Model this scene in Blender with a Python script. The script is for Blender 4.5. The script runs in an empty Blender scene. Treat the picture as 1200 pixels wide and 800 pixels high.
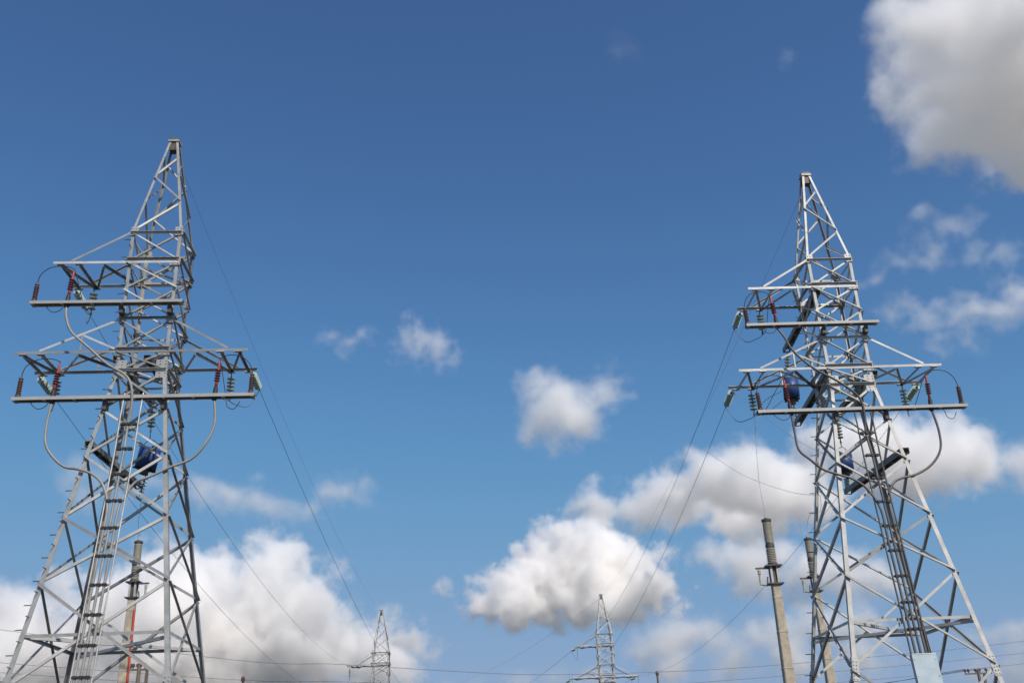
import bpy, math, random
from mathutils import Vector, Matrix
random.seed(7)
S = bpy.context.scene
COL = S.collection
V = Vector

# ------------------------------------------------------------------ camera
FPX, PITCH, ROLL = 1177.33, 0.4190, -0.0438
fwd = V((0, math.cos(PITCH), math.sin(PITCH))); upv = V((0, -math.sin(PITCH), math.cos(PITCH))); rgt = V((1, 0, 0))
cx = rgt * math.cos(ROLL) + upv * math.sin(ROLL)
cy = -rgt * math.sin(ROLL) + upv * math.cos(ROLL)
cam = bpy.data.objects.new('camera', bpy.data.cameras.new('camera'))
COL.objects.link(cam); S.camera = cam
cam.data.sensor_width = 36; cam.data.lens = FPX / 1200 * 36
cam.data.clip_start = 0.1; cam.data.clip_end = 120000
EYE = V((0, 0, 1.6))
cam.matrix_world = Matrix.Translation(EYE) @ Matrix((cx, cy, -fwd)).transposed().to_4x4()

def direction(px, py):
    return (fwd * FPX + cx * (px - 600) - cy * (py - 400)).normalized()

# ------------------------------------------------------------------ sky, sun, exposure
AZ, EL = math.radians(32), math.radians(46)
sun_dir = V((math.sin(AZ) * math.cos(EL), -math.cos(AZ) * math.cos(EL), math.sin(EL)))
W = bpy.data.worlds.new('World'); S.world = W; W.use_nodes = True
nt = W.node_tree; bg = nt.nodes['Background']
sky = nt.nodes.new('ShaderNodeTexSky'); sky.sky_type = 'NISHITA'; sky.sun_disc = False
sky.sun_elevation = EL; sky.sun_rotation = math.atan2(sun_dir.x, sun_dir.y)
sky.air_density = 1.0; sky.dust_density = 0.6; sky.ozone_density = 4.0; sky.altitude = 0
hsv = nt.nodes.new('ShaderNodeHueSaturation'); hsv.inputs['Saturation'].default_value = 1.15
nt.links.new(sky.outputs[0], hsv.inputs['Color'])
# tone response of the sky: gentler step from the deep blue zenith to the pale horizon
spl = nt.nodes.new('ShaderNodeSeparateColor'); cmb = nt.nodes.new('ShaderNodeCombineColor')
nt.links.new(hsv.outputs[0], spl.inputs[0])
for i, (k, q_, u, p) in enumerate(((1.0, 1.0, 8.81, 2.0), (1.456, 1.2, 1722.6, 6.0), (1.14, 1.1, 174.6, 8.0))):
    def op(kind, x, val):
        q = nt.nodes.new('ShaderNodeMath'); q.operation = kind; nt.links.new(x, q.inputs[0])
        if isinstance(val, float): q.inputs[1].default_value = val
        else: nt.links.new(val, q.inputs[1])
        return q.outputs[0]
    x = op('MULTIPLY', spl.outputs[i], 0.12)
    knee = op('POWER', op('ADD', op('MULTIPLY', op('POWER', x, p), u), 1.0), -1.0 / p)
    nt.links.new(op('MULTIPLY', op('MULTIPLY', op('POWER', x, q_), knee), k / 0.12), cmb.inputs[i])
nt.links.new(cmb.outputs[0], bg.inputs[0])
bg.inputs[1].default_value = 0.12
sl = bpy.data.lights.new('sun', 'SUN'); sl.energy = 4.3; sl.angle = math.radians(0.53); sl.color = (1, 0.915, 0.81)
so = bpy.data.objects.new('sun', sl); COL.objects.link(so)
so.rotation_euler = sun_dir.to_track_quat('Z', 'Y').to_euler()
S.view_settings.view_transform = 'Standard'; S.view_settings.look = 'None'
S.view_settings.exposure = 0.0; S.view_settings.gamma = 1
cyc = S.cycles
cyc.max_bounces = 40; cyc.volume_bounces = 32; cyc.volume_max_steps = 256; cyc.volume_step_rate = 3
cyc.use_denoising = True

# ------------------------------------------------------------------ materials
def mat(name, base, rough=0.6, metal=0.0, var=0.0, scale=3.0, base2=None, bump=0.0, trans=0.0, alpha_ior=None):
    m = bpy.data.materials.new(name); m.use_nodes = True
    n, l = m.node_tree.nodes, m.node_tree.links
    b = n['Principled BSDF']
    b.inputs['Roughness'].default_value = rough; b.inputs['Metallic'].default_value = metal
    b.inputs['Base Color'].default_value = (*base, 1)
    if trans: b.inputs['Transmission Weight'].default_value = trans
    if var or base2:
        tc = n.new('ShaderNodeTexCoord'); no = n.new('ShaderNodeTexNoise')
        no.inputs['Scale'].default_value = scale; no.inputs['Detail'].default_value = 6; no.inputs['Roughness'].default_value = 0.65
        l.new(tc.outputs['Object'], no.inputs['Vector'])
        r = n.new('ShaderNodeValToRGB')
        lo = base2 or tuple(c * (1 - var) for c in base); hi = base if base2 else tuple(min(1, c * (1 + var)) for c in base)
        r.color_ramp.elements[0].position = 0.36; r.color_ramp.elements[0].color = (*lo, 1)
        r.color_ramp.elements[1].position = 0.64; r.color_ramp.elements[1].color = (*hi, 1)
        l.new(no.outputs[0], r.inputs[0]); l.new(r.outputs[0], b.inputs['Base Color'])
        if bump:
            bp = n.new('ShaderNodeBump'); bp.inputs['Strength'].default_value = bump; bp.inputs['Distance'].default_value = 0.02
            l.new(no.outputs[0], bp.inputs['Height']); l.new(bp.outputs[0], b.inputs['Normal'])
    return m

def steel(name, v, metal=0.35, rough=0.45): return mat(name, (v, v * 0.99, v * 0.945), rough, metal, 0.18, 1.6)
BRIGHTS = [steel('new_galvanised_steel', 0.48, 0.2, 0.55), steel('galvanised_steel', 0.44, 0.15, 0.6), steel('galvanised_steel_bright', 0.53, 0.2, 0.55), steel('dull_and_shaded_galvanised_steel', 0.34)]
GREYS = [steel('weathered_steel', 0.44), steel('weathered_steel_dull', 0.36), steel('weathered_steel_light', 0.54, 0.3, 0.5), steel('weathered_and_shaded_steel_brownish', 0.29)]
STEEL, GREYSTEEL = BRIGHTS[1], GREYS[0]
BEAM = mat('beam_steel', (0.38, 0.38, 0.365), 0.5, 0.1, 0.12, 0.9)
DARK = mat('dark_steel', (0.10, 0.09, 0.08), 0.6, 0.3, 0.3, 4)
TRAPBEAM = mat('beam_steel_shaded', (0.19, 0.185, 0.17), 0.55, 0.2, 0.25, 1.2)  # shaded copy of the beam steel: dark undersides put into the colour
BLACK = mat('black_rubber', (0.03, 0.026, 0.024), 0.55)
CABLE = mat('grey_cable_sheath', (0.26, 0.255, 0.24), 0.5, 0, 0.15, 2)
DARKCABLE = mat('dark_cable_sheath', (0.10, 0.095, 0.09), 0.45, 0, 0.15, 2)
WIRE = mat('aluminium_conductor', (0.20, 0.20, 0.21), 0.5, 0.4)
RED = mat('red_heatshrink', (0.33, 0.045, 0.038), 0.45, 0, 0.2, 6)
BROWN = mat('brown_porcelain', (0.11, 0.06, 0.045), 0.3, 0, 0.2, 8)
GLASS = mat('green_glass', (0.50, 0.61, 0.54), 0.08, 0, 0, trans=0.3)
CONC = mat('concrete', (0.52, 0.45, 0.34), 0.9, 0, base2=(0.34, 0.30, 0.235), scale=3.5, bump=0.3)
PORC = mat('weathered_porcelain', (0.42, 0.39, 0.32), 0.4, 0, 0.12, 5)
BLUE = mat('blue_paint', (0.018, 0.052, 0.18), 0.5, 0, 0.15, 3)
PALE = mat('pale_blue_paint', (0.38, 0.47, 0.52), 0.55, 0, 0.08, 2.5)
PIPE = mat('red_pipe_paint', (0.55, 0.06, 0.03), 0.5)
WOOD = mat('dark_pole', (0.16, 0.13, 0.11), 0.85, 0, 0.2, 3)
EARTH = mat('field_ground', (0.30, 0.295, 0.28), 0.95, 0, base2=(0.22, 0.23, 0.23), scale=0.05, bump=0.2)
BOUNCE_DAMP = mat('bounce_damping_dark', (0.055, 0.045, 0.036), 0.95, 0, base2=(0.035, 0.034, 0.022), scale=0.4, bump=0.4)  # very dark tone, chosen to keep bounced light off the steel

# ------------------------------------------------------------------ mesh helpers
class MB:
    def __init__(s): s.v = []; s.f = []; s.smooth = []
    def poly(s, vs, fs, smooth=False):
        k = len(s.v); s.v += [tuple(x) for x in vs]
        for f in fs: s.f.append(tuple(i + k for i in f)); s.smooth.append(smooth)
        return s
    def box(s, c, size, ax=None):
        c = V(c); X, Y, Z = ax if ax else (V((1, 0, 0)), V((0, 1, 0)), V((0, 0, 1)))
        hx, hy, hz = (q / 2 for q in size)
        vs = [c + X * a * hx + Y * b * hy + Z * d * hz for d in (-1, 1) for b in (-1, 1) for a in (-1, 1)]
        return s.poly(vs, [(0, 2, 3, 1), (4, 5, 7, 6), (0, 1, 5, 4), (2, 6, 7, 3), (0, 4, 6, 2), (1, 3, 7, 5)])
    def bar(s, p, q, w, h, upd=(0, 0, 1)):
        p, q = V(p), V(q); d = (q - p).normalized(); u = V(upd); u = (u - d * u.dot(d)).normalized(); sd = d.cross(u)
        return s.box((p + q) / 2, ((q - p).length, w, h), (d, sd, u))
    def angle(s, p, q, n1, n2, w, t=0.016, centre=False):
        n1, n2 = V(n1), V(n2)
        p, q = V(p), V(q); d = (q - p).normalized()
        n1 = V(n1); n1 = (n1 - d * n1.dot(d)).normalized()
        n2 = V(n2); n2 = n2 - d * n2.dot(d); n2 = (n2 - n1 * n2.dot(n1)).normalized()
        if centre: p = p - n1 * w / 2; q = q - n1 * w / 2
        pr = [V((0, 0, 0)), n1 * w, n1 * w + n2 * t, n1 * t + n2 * t, n1 * t + n2 * w, n2 * w]
        vs = [p + a for a in pr] + [q + a for a in pr]
        fs = [(i, (i + 1) % 6, (i + 1) % 6 + 6, i + 6) for i in range(6)] + [(3, 2, 1, 0), (5, 4, 3, 0), (6, 7, 8, 9), (6, 9, 10, 11)]
        return s.poly(vs, fs)
    def tube(s, path, r, seg=8):
        path = [V(p) for p in path]; n = len(path)
        rr = r if isinstance(r, (list, tuple)) else [r] * n
        vs = []; u = None
        for i, p in enumerate(path):
            d = (path[min(i + 1, n - 1)] - path[max(i - 1, 0)]).normalized()
            if u is None:
                u = d.orthogonal().normalized()
            else:
                u = (u - d * u.dot(d)).normalized()
            w = d.cross(u)
            vs += [p + (u * math.cos(2 * math.pi * k / seg) + w * math.sin(2 * math.pi * k / seg)) * rr[i] for k in range(seg)]
        fs = [(i * seg + k, i * seg + (k + 1) % seg, (i + 1) * seg + (k + 1) % seg, (i + 1) * seg + k) for i in range(n - 1) for k in range(seg)]
        s.poly(vs, fs, True)
        return s.poly([vs[k] for k in range(seg)], [tuple(range(seg - 1, -1, -1))]).poly([vs[(n - 1) * seg + k] for k in range(seg)], [tuple(range(seg))])
    def lathe(s, p, d, prof, seg=16, smooth=False):
        """prof: (distance along d, radius)"""
        p = V(p); d = V(d).normalized(); u = d.orthogonal().normalized(); w = d.cross(u)
        vs = [p + d * a + (u * math.cos(2 * math.pi * k / seg) + w * math.sin(2 * math.pi * k / seg)) * r for a, r in prof for k in range(seg)]
        n = len(prof)
        fs = [(i * seg + k, i * seg + (k + 1) % seg, (i + 1) * seg + (k + 1) % seg, (i + 1) * seg + k) for i in range(n - 1) for k in range(seg)]
        fs += [tuple(range(seg - 1, -1, -1)), tuple((n - 1) * seg + k for k in range(seg))]
        return s.poly(vs, fs, smooth)
    def build(s, name, m, parent=None, loc=None):
        me = bpy.data.meshes.new(name); me.from_pydata(s.v, [], s.f); me.materials.append(m)
        me.polygons.foreach_set('use_smooth', s.smooth)
        o = bpy.data.objects.new(name, me); COL.objects.link(o)
        if parent: o.parent = parent
        if loc: o.location = loc
        return o

def tag(o, label, cat, group=None):
    o['label'] = label; o['category'] = cat
    if group: o['group'] = group
    return o
def empty(name, loc, rz=0.0):
    o = bpy.data.objects.new(name, None); COL.objects.link(o); o.location = loc; o.rotation_euler.z = rz
    o.empty_display_size = 0.3
    return o
def smooth_path(pts, n=6):
    pts = [V(p) for p in pts]; out = []
    for i in range(len(pts) - 1):
        p0, p1, p2, p3 = pts[max(i - 1, 0)], pts[i], pts[i + 1], pts[min(i + 2, len(pts) - 1)]
        for k in range(n):
            t = k / n
            out.append(0.5 * (2 * p1 + (p2 - p0) * t + (2 * p0 - 5 * p1 + 4 * p2 - p3) * t * t + (3 * p1 - p0 - 3 * p2 + p3) * t ** 3))
    return out + [pts[-1]]

# ------------------------------------------------------------------ ground
g = MB(); N = 40; R = 9000.0
ring = [0, 20, 60, 150, 400, 1000, 3000, R]
vs = [(0, 0, 0)]; fs = []
for r in ring[1:]:
    vs += [(r * math.cos(2 * math.pi * k / N), r * math.sin(2 * math.pi * k / N), 0) for k in range(N)]
fs += [(0, 1 + k, 1 + (k + 1) % N) for k in range(N)]
for i in range(len(ring) - 2):
    a, b = 1 + i * N, 1 + (i + 1) * N
    fs += [(a + k, b + k, b + (k + 1) % N, a + (k + 1) % N) for k in range(N)]
go = g.poly(vs, fs).build('ground', EARTH); go['kind'] = 'structure'
N2 = 64; rr = [170 + 14 * math.sin(3 * a) + 9 * math.sin(7 * a + 1) for a in (2 * math.pi * k / N2 for k in range(N2))]
so_ = MB().poly([(0, 40, 0.004)] + [(r * math.cos(2 * math.pi * k / N2), 40 + r * math.sin(2 * math.pi * k / N2), 0.004) for k, r in enumerate(rr)], [(0, 1 + k, 1 + (k + 1) % N2) for k in range(N2)]).build('unseen_dark_disc', BOUNCE_DAMP)  # added out of view: dark disc that cuts ground bounce onto tower undersides
so_['kind'] = 'structure'

#CLOUDS_BEGIN
# ------------------------------------------------------------------ clouds: real volumes, kilometres away, lit by the sun and sky
def cloud_material(dens, aniso=0.0):
    m = bpy.data.materials.new('cloud_vapour'); m.use_nodes = True
    n, l = m.node_tree.nodes, m.node_tree.links; n.clear()
    o = n.new('ShaderNodeOutputMaterial'); v = n.new('ShaderNodeVolumePrincipled'); l.new(v.outputs[0], o.inputs['Volume'])
    v.inputs['Color'].default_value = (0.99, 0.985, 0.98, 1); v.inputs['Density'].default_value = dens
    v.inputs['Anisotropy'].default_value = aniso
    return m
def cloud(puffs, dist, dens, vox=2.0, detail=1.0, rough=1.0, edge=0.75, base=None, flat=1.0, seed=0.0, slab=0.0):
    """puffs: (pixel x, pixel y, radius in pixels, depth offset in pixels); dist in metres; optical depth per pixel radius ~ dens"""
    u = dist / FPX
    P = []
    for p in puffs:
        x, y, r = p[:3]; dz = p[3] if len(p) > 3 else random.uniform(-0.6, 0.6) * r
        d = direction(x, y)
        if slab:      # a layer of constant height seen from below
            dd = slab / d.z; P.append((EYE + d * dd, r * dd / FPX))
        else:
            P.append((EYE + d * (dist + dz * u), r * u))
    R = sorted(r for p, r in P)[len(P) // 2]
    ex = R * (0.25 + 0.65 * rough)
    lo = V([min(p[i] - r - ex for p, r in P) for i in range(3)]); hi = V([max(p[i] + r + ex for p, r in P) for i in range(3)])
    ctr = (lo + hi) / 2
    ng = bpy.data.node_groups.new('cloud', 'GeometryNodeTree'); N, L = ng.nodes, ng.links
    ng.interface.new_socket('Geometry', in_out='INPUT', socket_type='NodeSocketGeometry')
    ng.interface.new_socket('Geometry', in_out='OUTPUT', socket_type='NodeSocketGeometry')
    N.new('NodeGroupInput'); go_ = N.new('NodeGroupOutput')
    vc = N.new('GeometryNodeVolumeCube'); sm = N.new('GeometryNodeSetMaterial'); sm.inputs['Material'].default_value = cloud_material(dens / (R))
    L.new(vc.outputs[0], sm.inputs[0]); L.new(sm.outputs[0], go_.inputs[0])
    vc.inputs['Min'].default_value = lo - ctr; vc.inputs['Max'].default_value = hi - ctr
    vx = u * vox
    for i, k in enumerate('XYZ'): vc.inputs['Resolution ' + k].default_value = max(8, int((hi - lo)[i] / vx))
    pos = N.new('GeometryNodeInputPosition').outputs[0]
    def mth(op, a, b=None, c=None, clamp=False):
        q = N.new('ShaderNodeMath'); q.operation = op; q.use_clamp = clamp
        for i, s in enumerate((a, b, c)):
            if s is None: continue
            if isinstance(s, (int, float)): q.inputs[i].default_value = s
            else: L.new(s, q.inputs[i])
        return q.outputs[0]
    off = N.new('ShaderNodeVectorMath'); off.operation = 'ADD'; L.new(pos, off.inputs[0]); off.inputs[1].default_value = (seed * 137.0 * R, seed * 71.0 * R, seed * 31.0 * R)
    def noise(sc, det, rg, out=0):
        q = N.new('ShaderNodeTexNoise'); q.noise_dimensions = '3D'
        q.inputs['Scale'].default_value = sc; q.inputs['Detail'].default_value = det; q.inputs['Roughness'].default_value = rg
        L.new(off.outputs[0], q.inputs['Vector']); return q.outputs[out]
    # large slow warp so that no puff stays round
    wn = noise(0.55 * detail / R, 2, 0.5, 1)
    wm = N.new('ShaderNodeVectorMath'); wm.operation = 'MULTIPLY_ADD'; L.new(wn, wm.inputs[0]); wm.inputs[1].default_value = (R * 2.2 * rough,) * 3
    wc = N.new('ShaderNodeVectorMath'); wc.operation = 'SUBTRACT'; L.new(pos, wc.inputs[0]); wc.inputs[1].default_value = (R * 1.1 * rough,) * 3
    L.new(wc.outputs[0], wm.inputs[2]); wpos = wm.outputs[0]
    acc = None
    for p, r in P:
        q = N.new('ShaderNodeVectorMath'); q.operation = 'SUBTRACT'; L.new(wpos, q.inputs[0]); q.inputs[1].default_value = p - ctr
        s = N.new('ShaderNodeVectorMath'); s.operation = 'MULTIPLY'; L.new(q.outputs[0], s.inputs[0]); s.inputs[1].default_value = (1, 1, flat)
        q = N.new('ShaderNodeVectorMath'); q.operation = 'LENGTH'; L.new(s.outputs[0], q.inputs[0])
        d = mth('SUBTRACT', q.outputs['Value'], r)
        acc = d if acc is None else mth('SMOOTH_MIN', acc, d, R * 0.5)
    n1 = noise(1.0 * detail / R, 6, 0.65)
    n2 = noise(3.2 * detail / R, 3, 0.65)
    d = mth('ADD', acc, mth('MULTIPLY', mth('SUBTRACT', n1, 0.53), R * 2.6 * rough))
    bl = mth('ABSOLUTE', mth('SUBTRACT', n2, 0.5))
    d = mth('ADD', d, mth('MULTIPLY', mth('SUBTRACT', 0.10, bl), -R * 1.2 * rough))
    den = mth('MULTIPLY', d, -1.0 / (R * edge), None, True)
    den = mth('POWER', den, 1.5)
    if base is not None:
        # flat, slowly thinning underside at the condensation level
        zb = (EYE + direction(*base) * dist).z - ctr.z
        sx = N.new('ShaderNodeSeparateXYZ'); L.new(pos, sx.inputs[0])
        k = mth('MULTIPLY_ADD', sx.outputs[2], 1.0 / (R * 0.5), -zb / (R * 0.5), True)
        den = mth('MULTIPLY', den, k)
    L.new(den, vc.inputs['Density'])
    me = bpy.data.meshes.new('cloud'); me.from_pydata([(0, 0, 0)], [], [])
    o = bpy.data.objects.new('cloud', me); COL.objects.link(o); o.location = ctr
    md = o.modifiers.new('cloud', 'NODES'); md.node_group = ng
    o['kind'] = 'stuff'
    return o

# big grey cloud overhead at the right edge
cloud([(1085, 52, 54), (1078, 98, 46), (1120, 40, 58), (1158, 82, 74), (1195, 120, 70), (1128, 115, 58), (1100, 160, 34), (1112, 138, 42), (1240, 75, 80), (1190, 8, 65), (1158, 145, 50), (1214, 168, 55), (1245, 140, 70)], 2600, 5.0, 2.1, 1.1, 0.8, 0.8, flat=1.25, seed=1, slab=1600)
# thin streaks at the right edge
cloud([(1055, 362, 24), (1100, 372, 28), (1135, 365, 28), (1170, 368, 30), (1205, 350, 34), (1130, 395, 20), (1185, 335, 18), (1100, 400, 16)], 4500, 1.1, 2.2, 1.4, 1.15, 1.2, flat=1.7, seed=2.3)
cloud([(1045, 310, 22), (1085, 295, 26), (1120, 262, 26), (1085, 255, 22), (1150, 290, 24), (1180, 305, 22), (1020, 330, 18)], 4500, 0.55, 2.5, 1.2, 1.2, 1.4, flat=1.9, seed=3)
# small puffs in the middle
cloud([(478, 402, 20), (495, 400, 25), (515, 410, 20), (530, 413, 13), (486, 384, 15)], 5000, 0.8, 1.6, 1.3, 1.2, 1.3, seed=4)
cloud([(385, 398, 15), (405, 403, 17), (427, 392, 14)], 5000, 0.4, 1.8, 1.2, 1.1, 1.3, flat=1.3, seed=5)
cloud([(640, 470, 32), (655, 475, 38), (675, 485, 34), (640, 498, 32), (692, 464, 19), (710, 453, 20), (726, 454, 15), (618, 475, 17)], 5200, 2.1, 1.6, 1.2, 0.85, 1.0, seed=6.2)
# behind the right tower
cloud([(1000, 530, 38), (1045, 532, 44), (1085, 534, 48), (1125, 534, 40), (1065, 560, 40), (1150, 526, 28), (1030, 555, 32), (965, 518, 28), (1100, 562, 28)], 6000, 3.4, 1.6, 1.25, 0.9, 0.7, flat=1.1, seed=7.7)
cloud([(1190, 548, 26), (1215, 550, 30), (1165, 560, 16)], 6000, 1.2, 2.0, 1.1, 1.0, 1.1, seed=8)
# big grey shelf
cloud([(705, 594, 26), (735, 592, 30), (765, 588, 36), (800, 575, 42), (840, 562, 48), (880, 566, 50), (920, 574, 50), (800, 600, 36), (850, 600, 40), (905, 602, 40), (950, 586, 40), (690, 592, 16), (860, 545, 32)], 6800, 3.4, 1.6, 1.25, 0.9, 0.7, flat=1.45, seed=9.4, slab=1850)
# bright heap in the centre
cloud([(575, 706, 25), (608, 694, 33), (640, 676, 37), (665, 653, 38), (698, 647, 35), (727, 666, 38), (757, 684, 33), (690, 688, 40), (645, 704, 32), (720, 701, 34), (778, 688, 22), (598, 713, 22), (682, 630, 22)], 8500, 4.2, 1.3, 1.45, 1.0, 0.55, base=(660, 748), seed=10)
# lower clouds at the right
cloud([(835, 658, 27), (870, 653, 31), (910, 656, 33), (950, 665, 35), (990, 668, 32), (1030, 674, 26), (880, 682, 28), (930, 688, 28), (985, 692, 26)], 8800, 2.3, 1.9, 1.0, 0.85, 1.0, flat=1.2, seed=11)
cloud([(750, 762, 24), (780, 750, 29), (805, 747, 29), (840, 745, 26), (890, 738, 28), (925, 734, 32), (965, 734, 34), (1010, 732, 30), (860, 772, 28), (930, 772, 32), (1000, 772, 30), (790, 782, 30), (1040, 747, 22)], 11000, 2.0, 1.9, 1.1, 0.85, 1.1, flat=1.2, seed=12)
# great heap at lower left
cloud([(60, 785, 58), (110, 752, 56), (160, 722, 60), (205, 708, 52), (250, 722, 54), (295, 718, 52), (330, 712, 38), (270, 750, 60), (200, 770, 64), (130, 790, 60), (320, 755, 52), (368, 735, 38), (372, 770, 46), (425, 768, 38), (462, 765, 26), (190, 682, 30), (310, 688, 32), (335, 672, 22), (265, 678, 28)], 10500, 4.5, 1.75, 1.4, 1.0, 0.5, seed=13.3)
cloud([(-20, 730, 36), (8, 722, 30), (32, 742, 36), (0, 765, 46), (45, 777, 42)], 10500, 3.6, 2.0, 1.1, base=(10, 890), seed=14)
# soft veils above it
cloud([(235, 575, 28), (265, 582, 30), (300, 592, 30), (335, 602, 26), (210, 568, 24), (180, 565, 24), (300, 552, 14), (355, 606, 16)], 8000, 1.0, 2.2, 1.0, 0.95, 1.3, flat=1.4, seed=15)
cloud([(385, 580, 20), (405, 578, 20), (425, 575, 18)], 8000, 0.75, 1.8, 1.0, 0.9, 1.2, seed=16)
cloud([(85, 560, 24), (110, 570, 26), (100, 590, 24), (135, 585, 20)], 8000, 0.6, 2.2, 1.0, 1.0, 1.3, seed=17)
# low banks near the horizon
cloud([(1140, 745, 22), (1165, 742, 24), (1195, 745, 26), (1225, 745, 28)], 13000, 1.2, 1.8, 1.0, 0.8, 1.1, flat=1.3, seed=18)
cloud([(1150, 790, 28), (1190, 785, 32), (1230, 785, 34)], 13000, 1.3, 1.8, 1.0, 0.8, 1.1, flat=1.3, seed=19)
cloud([(480, 797, 18), (520, 806, 22), (560, 804, 22), (610, 800, 26), (650, 794, 24), (690, 794, 24)], 14000, 0.8, 1.8, 1.0, 0.8, 1.2, flat=1.4, seed=20)
cloud([(515, 688, 10), (524, 683, 9)], 9000, 1.0, 1.2, 1.0, 0.9, 1.0, seed=21)
cloud([(468, 745, 14), (485, 748, 13)], 9000, 1.4, 1.4, 1.0, 0.9, 1.0, seed=22)
cloud([(725, 55, 18), (740, 65, 16)], 3500, 0.08, 1.8, 1.0, 1.0, 1.3, seed=23)
cloud([(925, 68, 13)], 3500, 0.14, 1.8, 1.0, 1.0, 1.3, seed=24)
#CLOUDS_END

# ------------------------------------------------------------------ lattice towers
ZT, ZN1, ZAU, ZMID, ZM1, ZAL, ZK, ZP0, ZP1, ZP2, ZP3, ZD, ZS = 28.6, 23.52, 22.09, 20.84, 19.49, 18.09, 17.25, 15.58, 13.64, 11.21, 8.81, 7.04, 5.22
PROFILE = [(ZT, 0.20), (ZN1, 1.034), (ZAU, 1.054), (ZM1, 1.05), (ZAL, 1.024), (ZK, 0.985), (ZD, 2.465), (0.0, 3.487)]
def half(z):
    for (za, wa), (zb, wb) in zip(PROFILE, PROFILE[1:]):
        if z >= zb: return wa + (wb - wa) * (za - z) / (za - zb)
    return PROFILE[-1][1] + (-z) * 0.1452
CORNERS = [(-1, -1), (1, -1), (1, 1), (-1, 1)]
def corner(c, z): w = half(z); return V((c[0] * w, c[1] * w, z))

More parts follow.
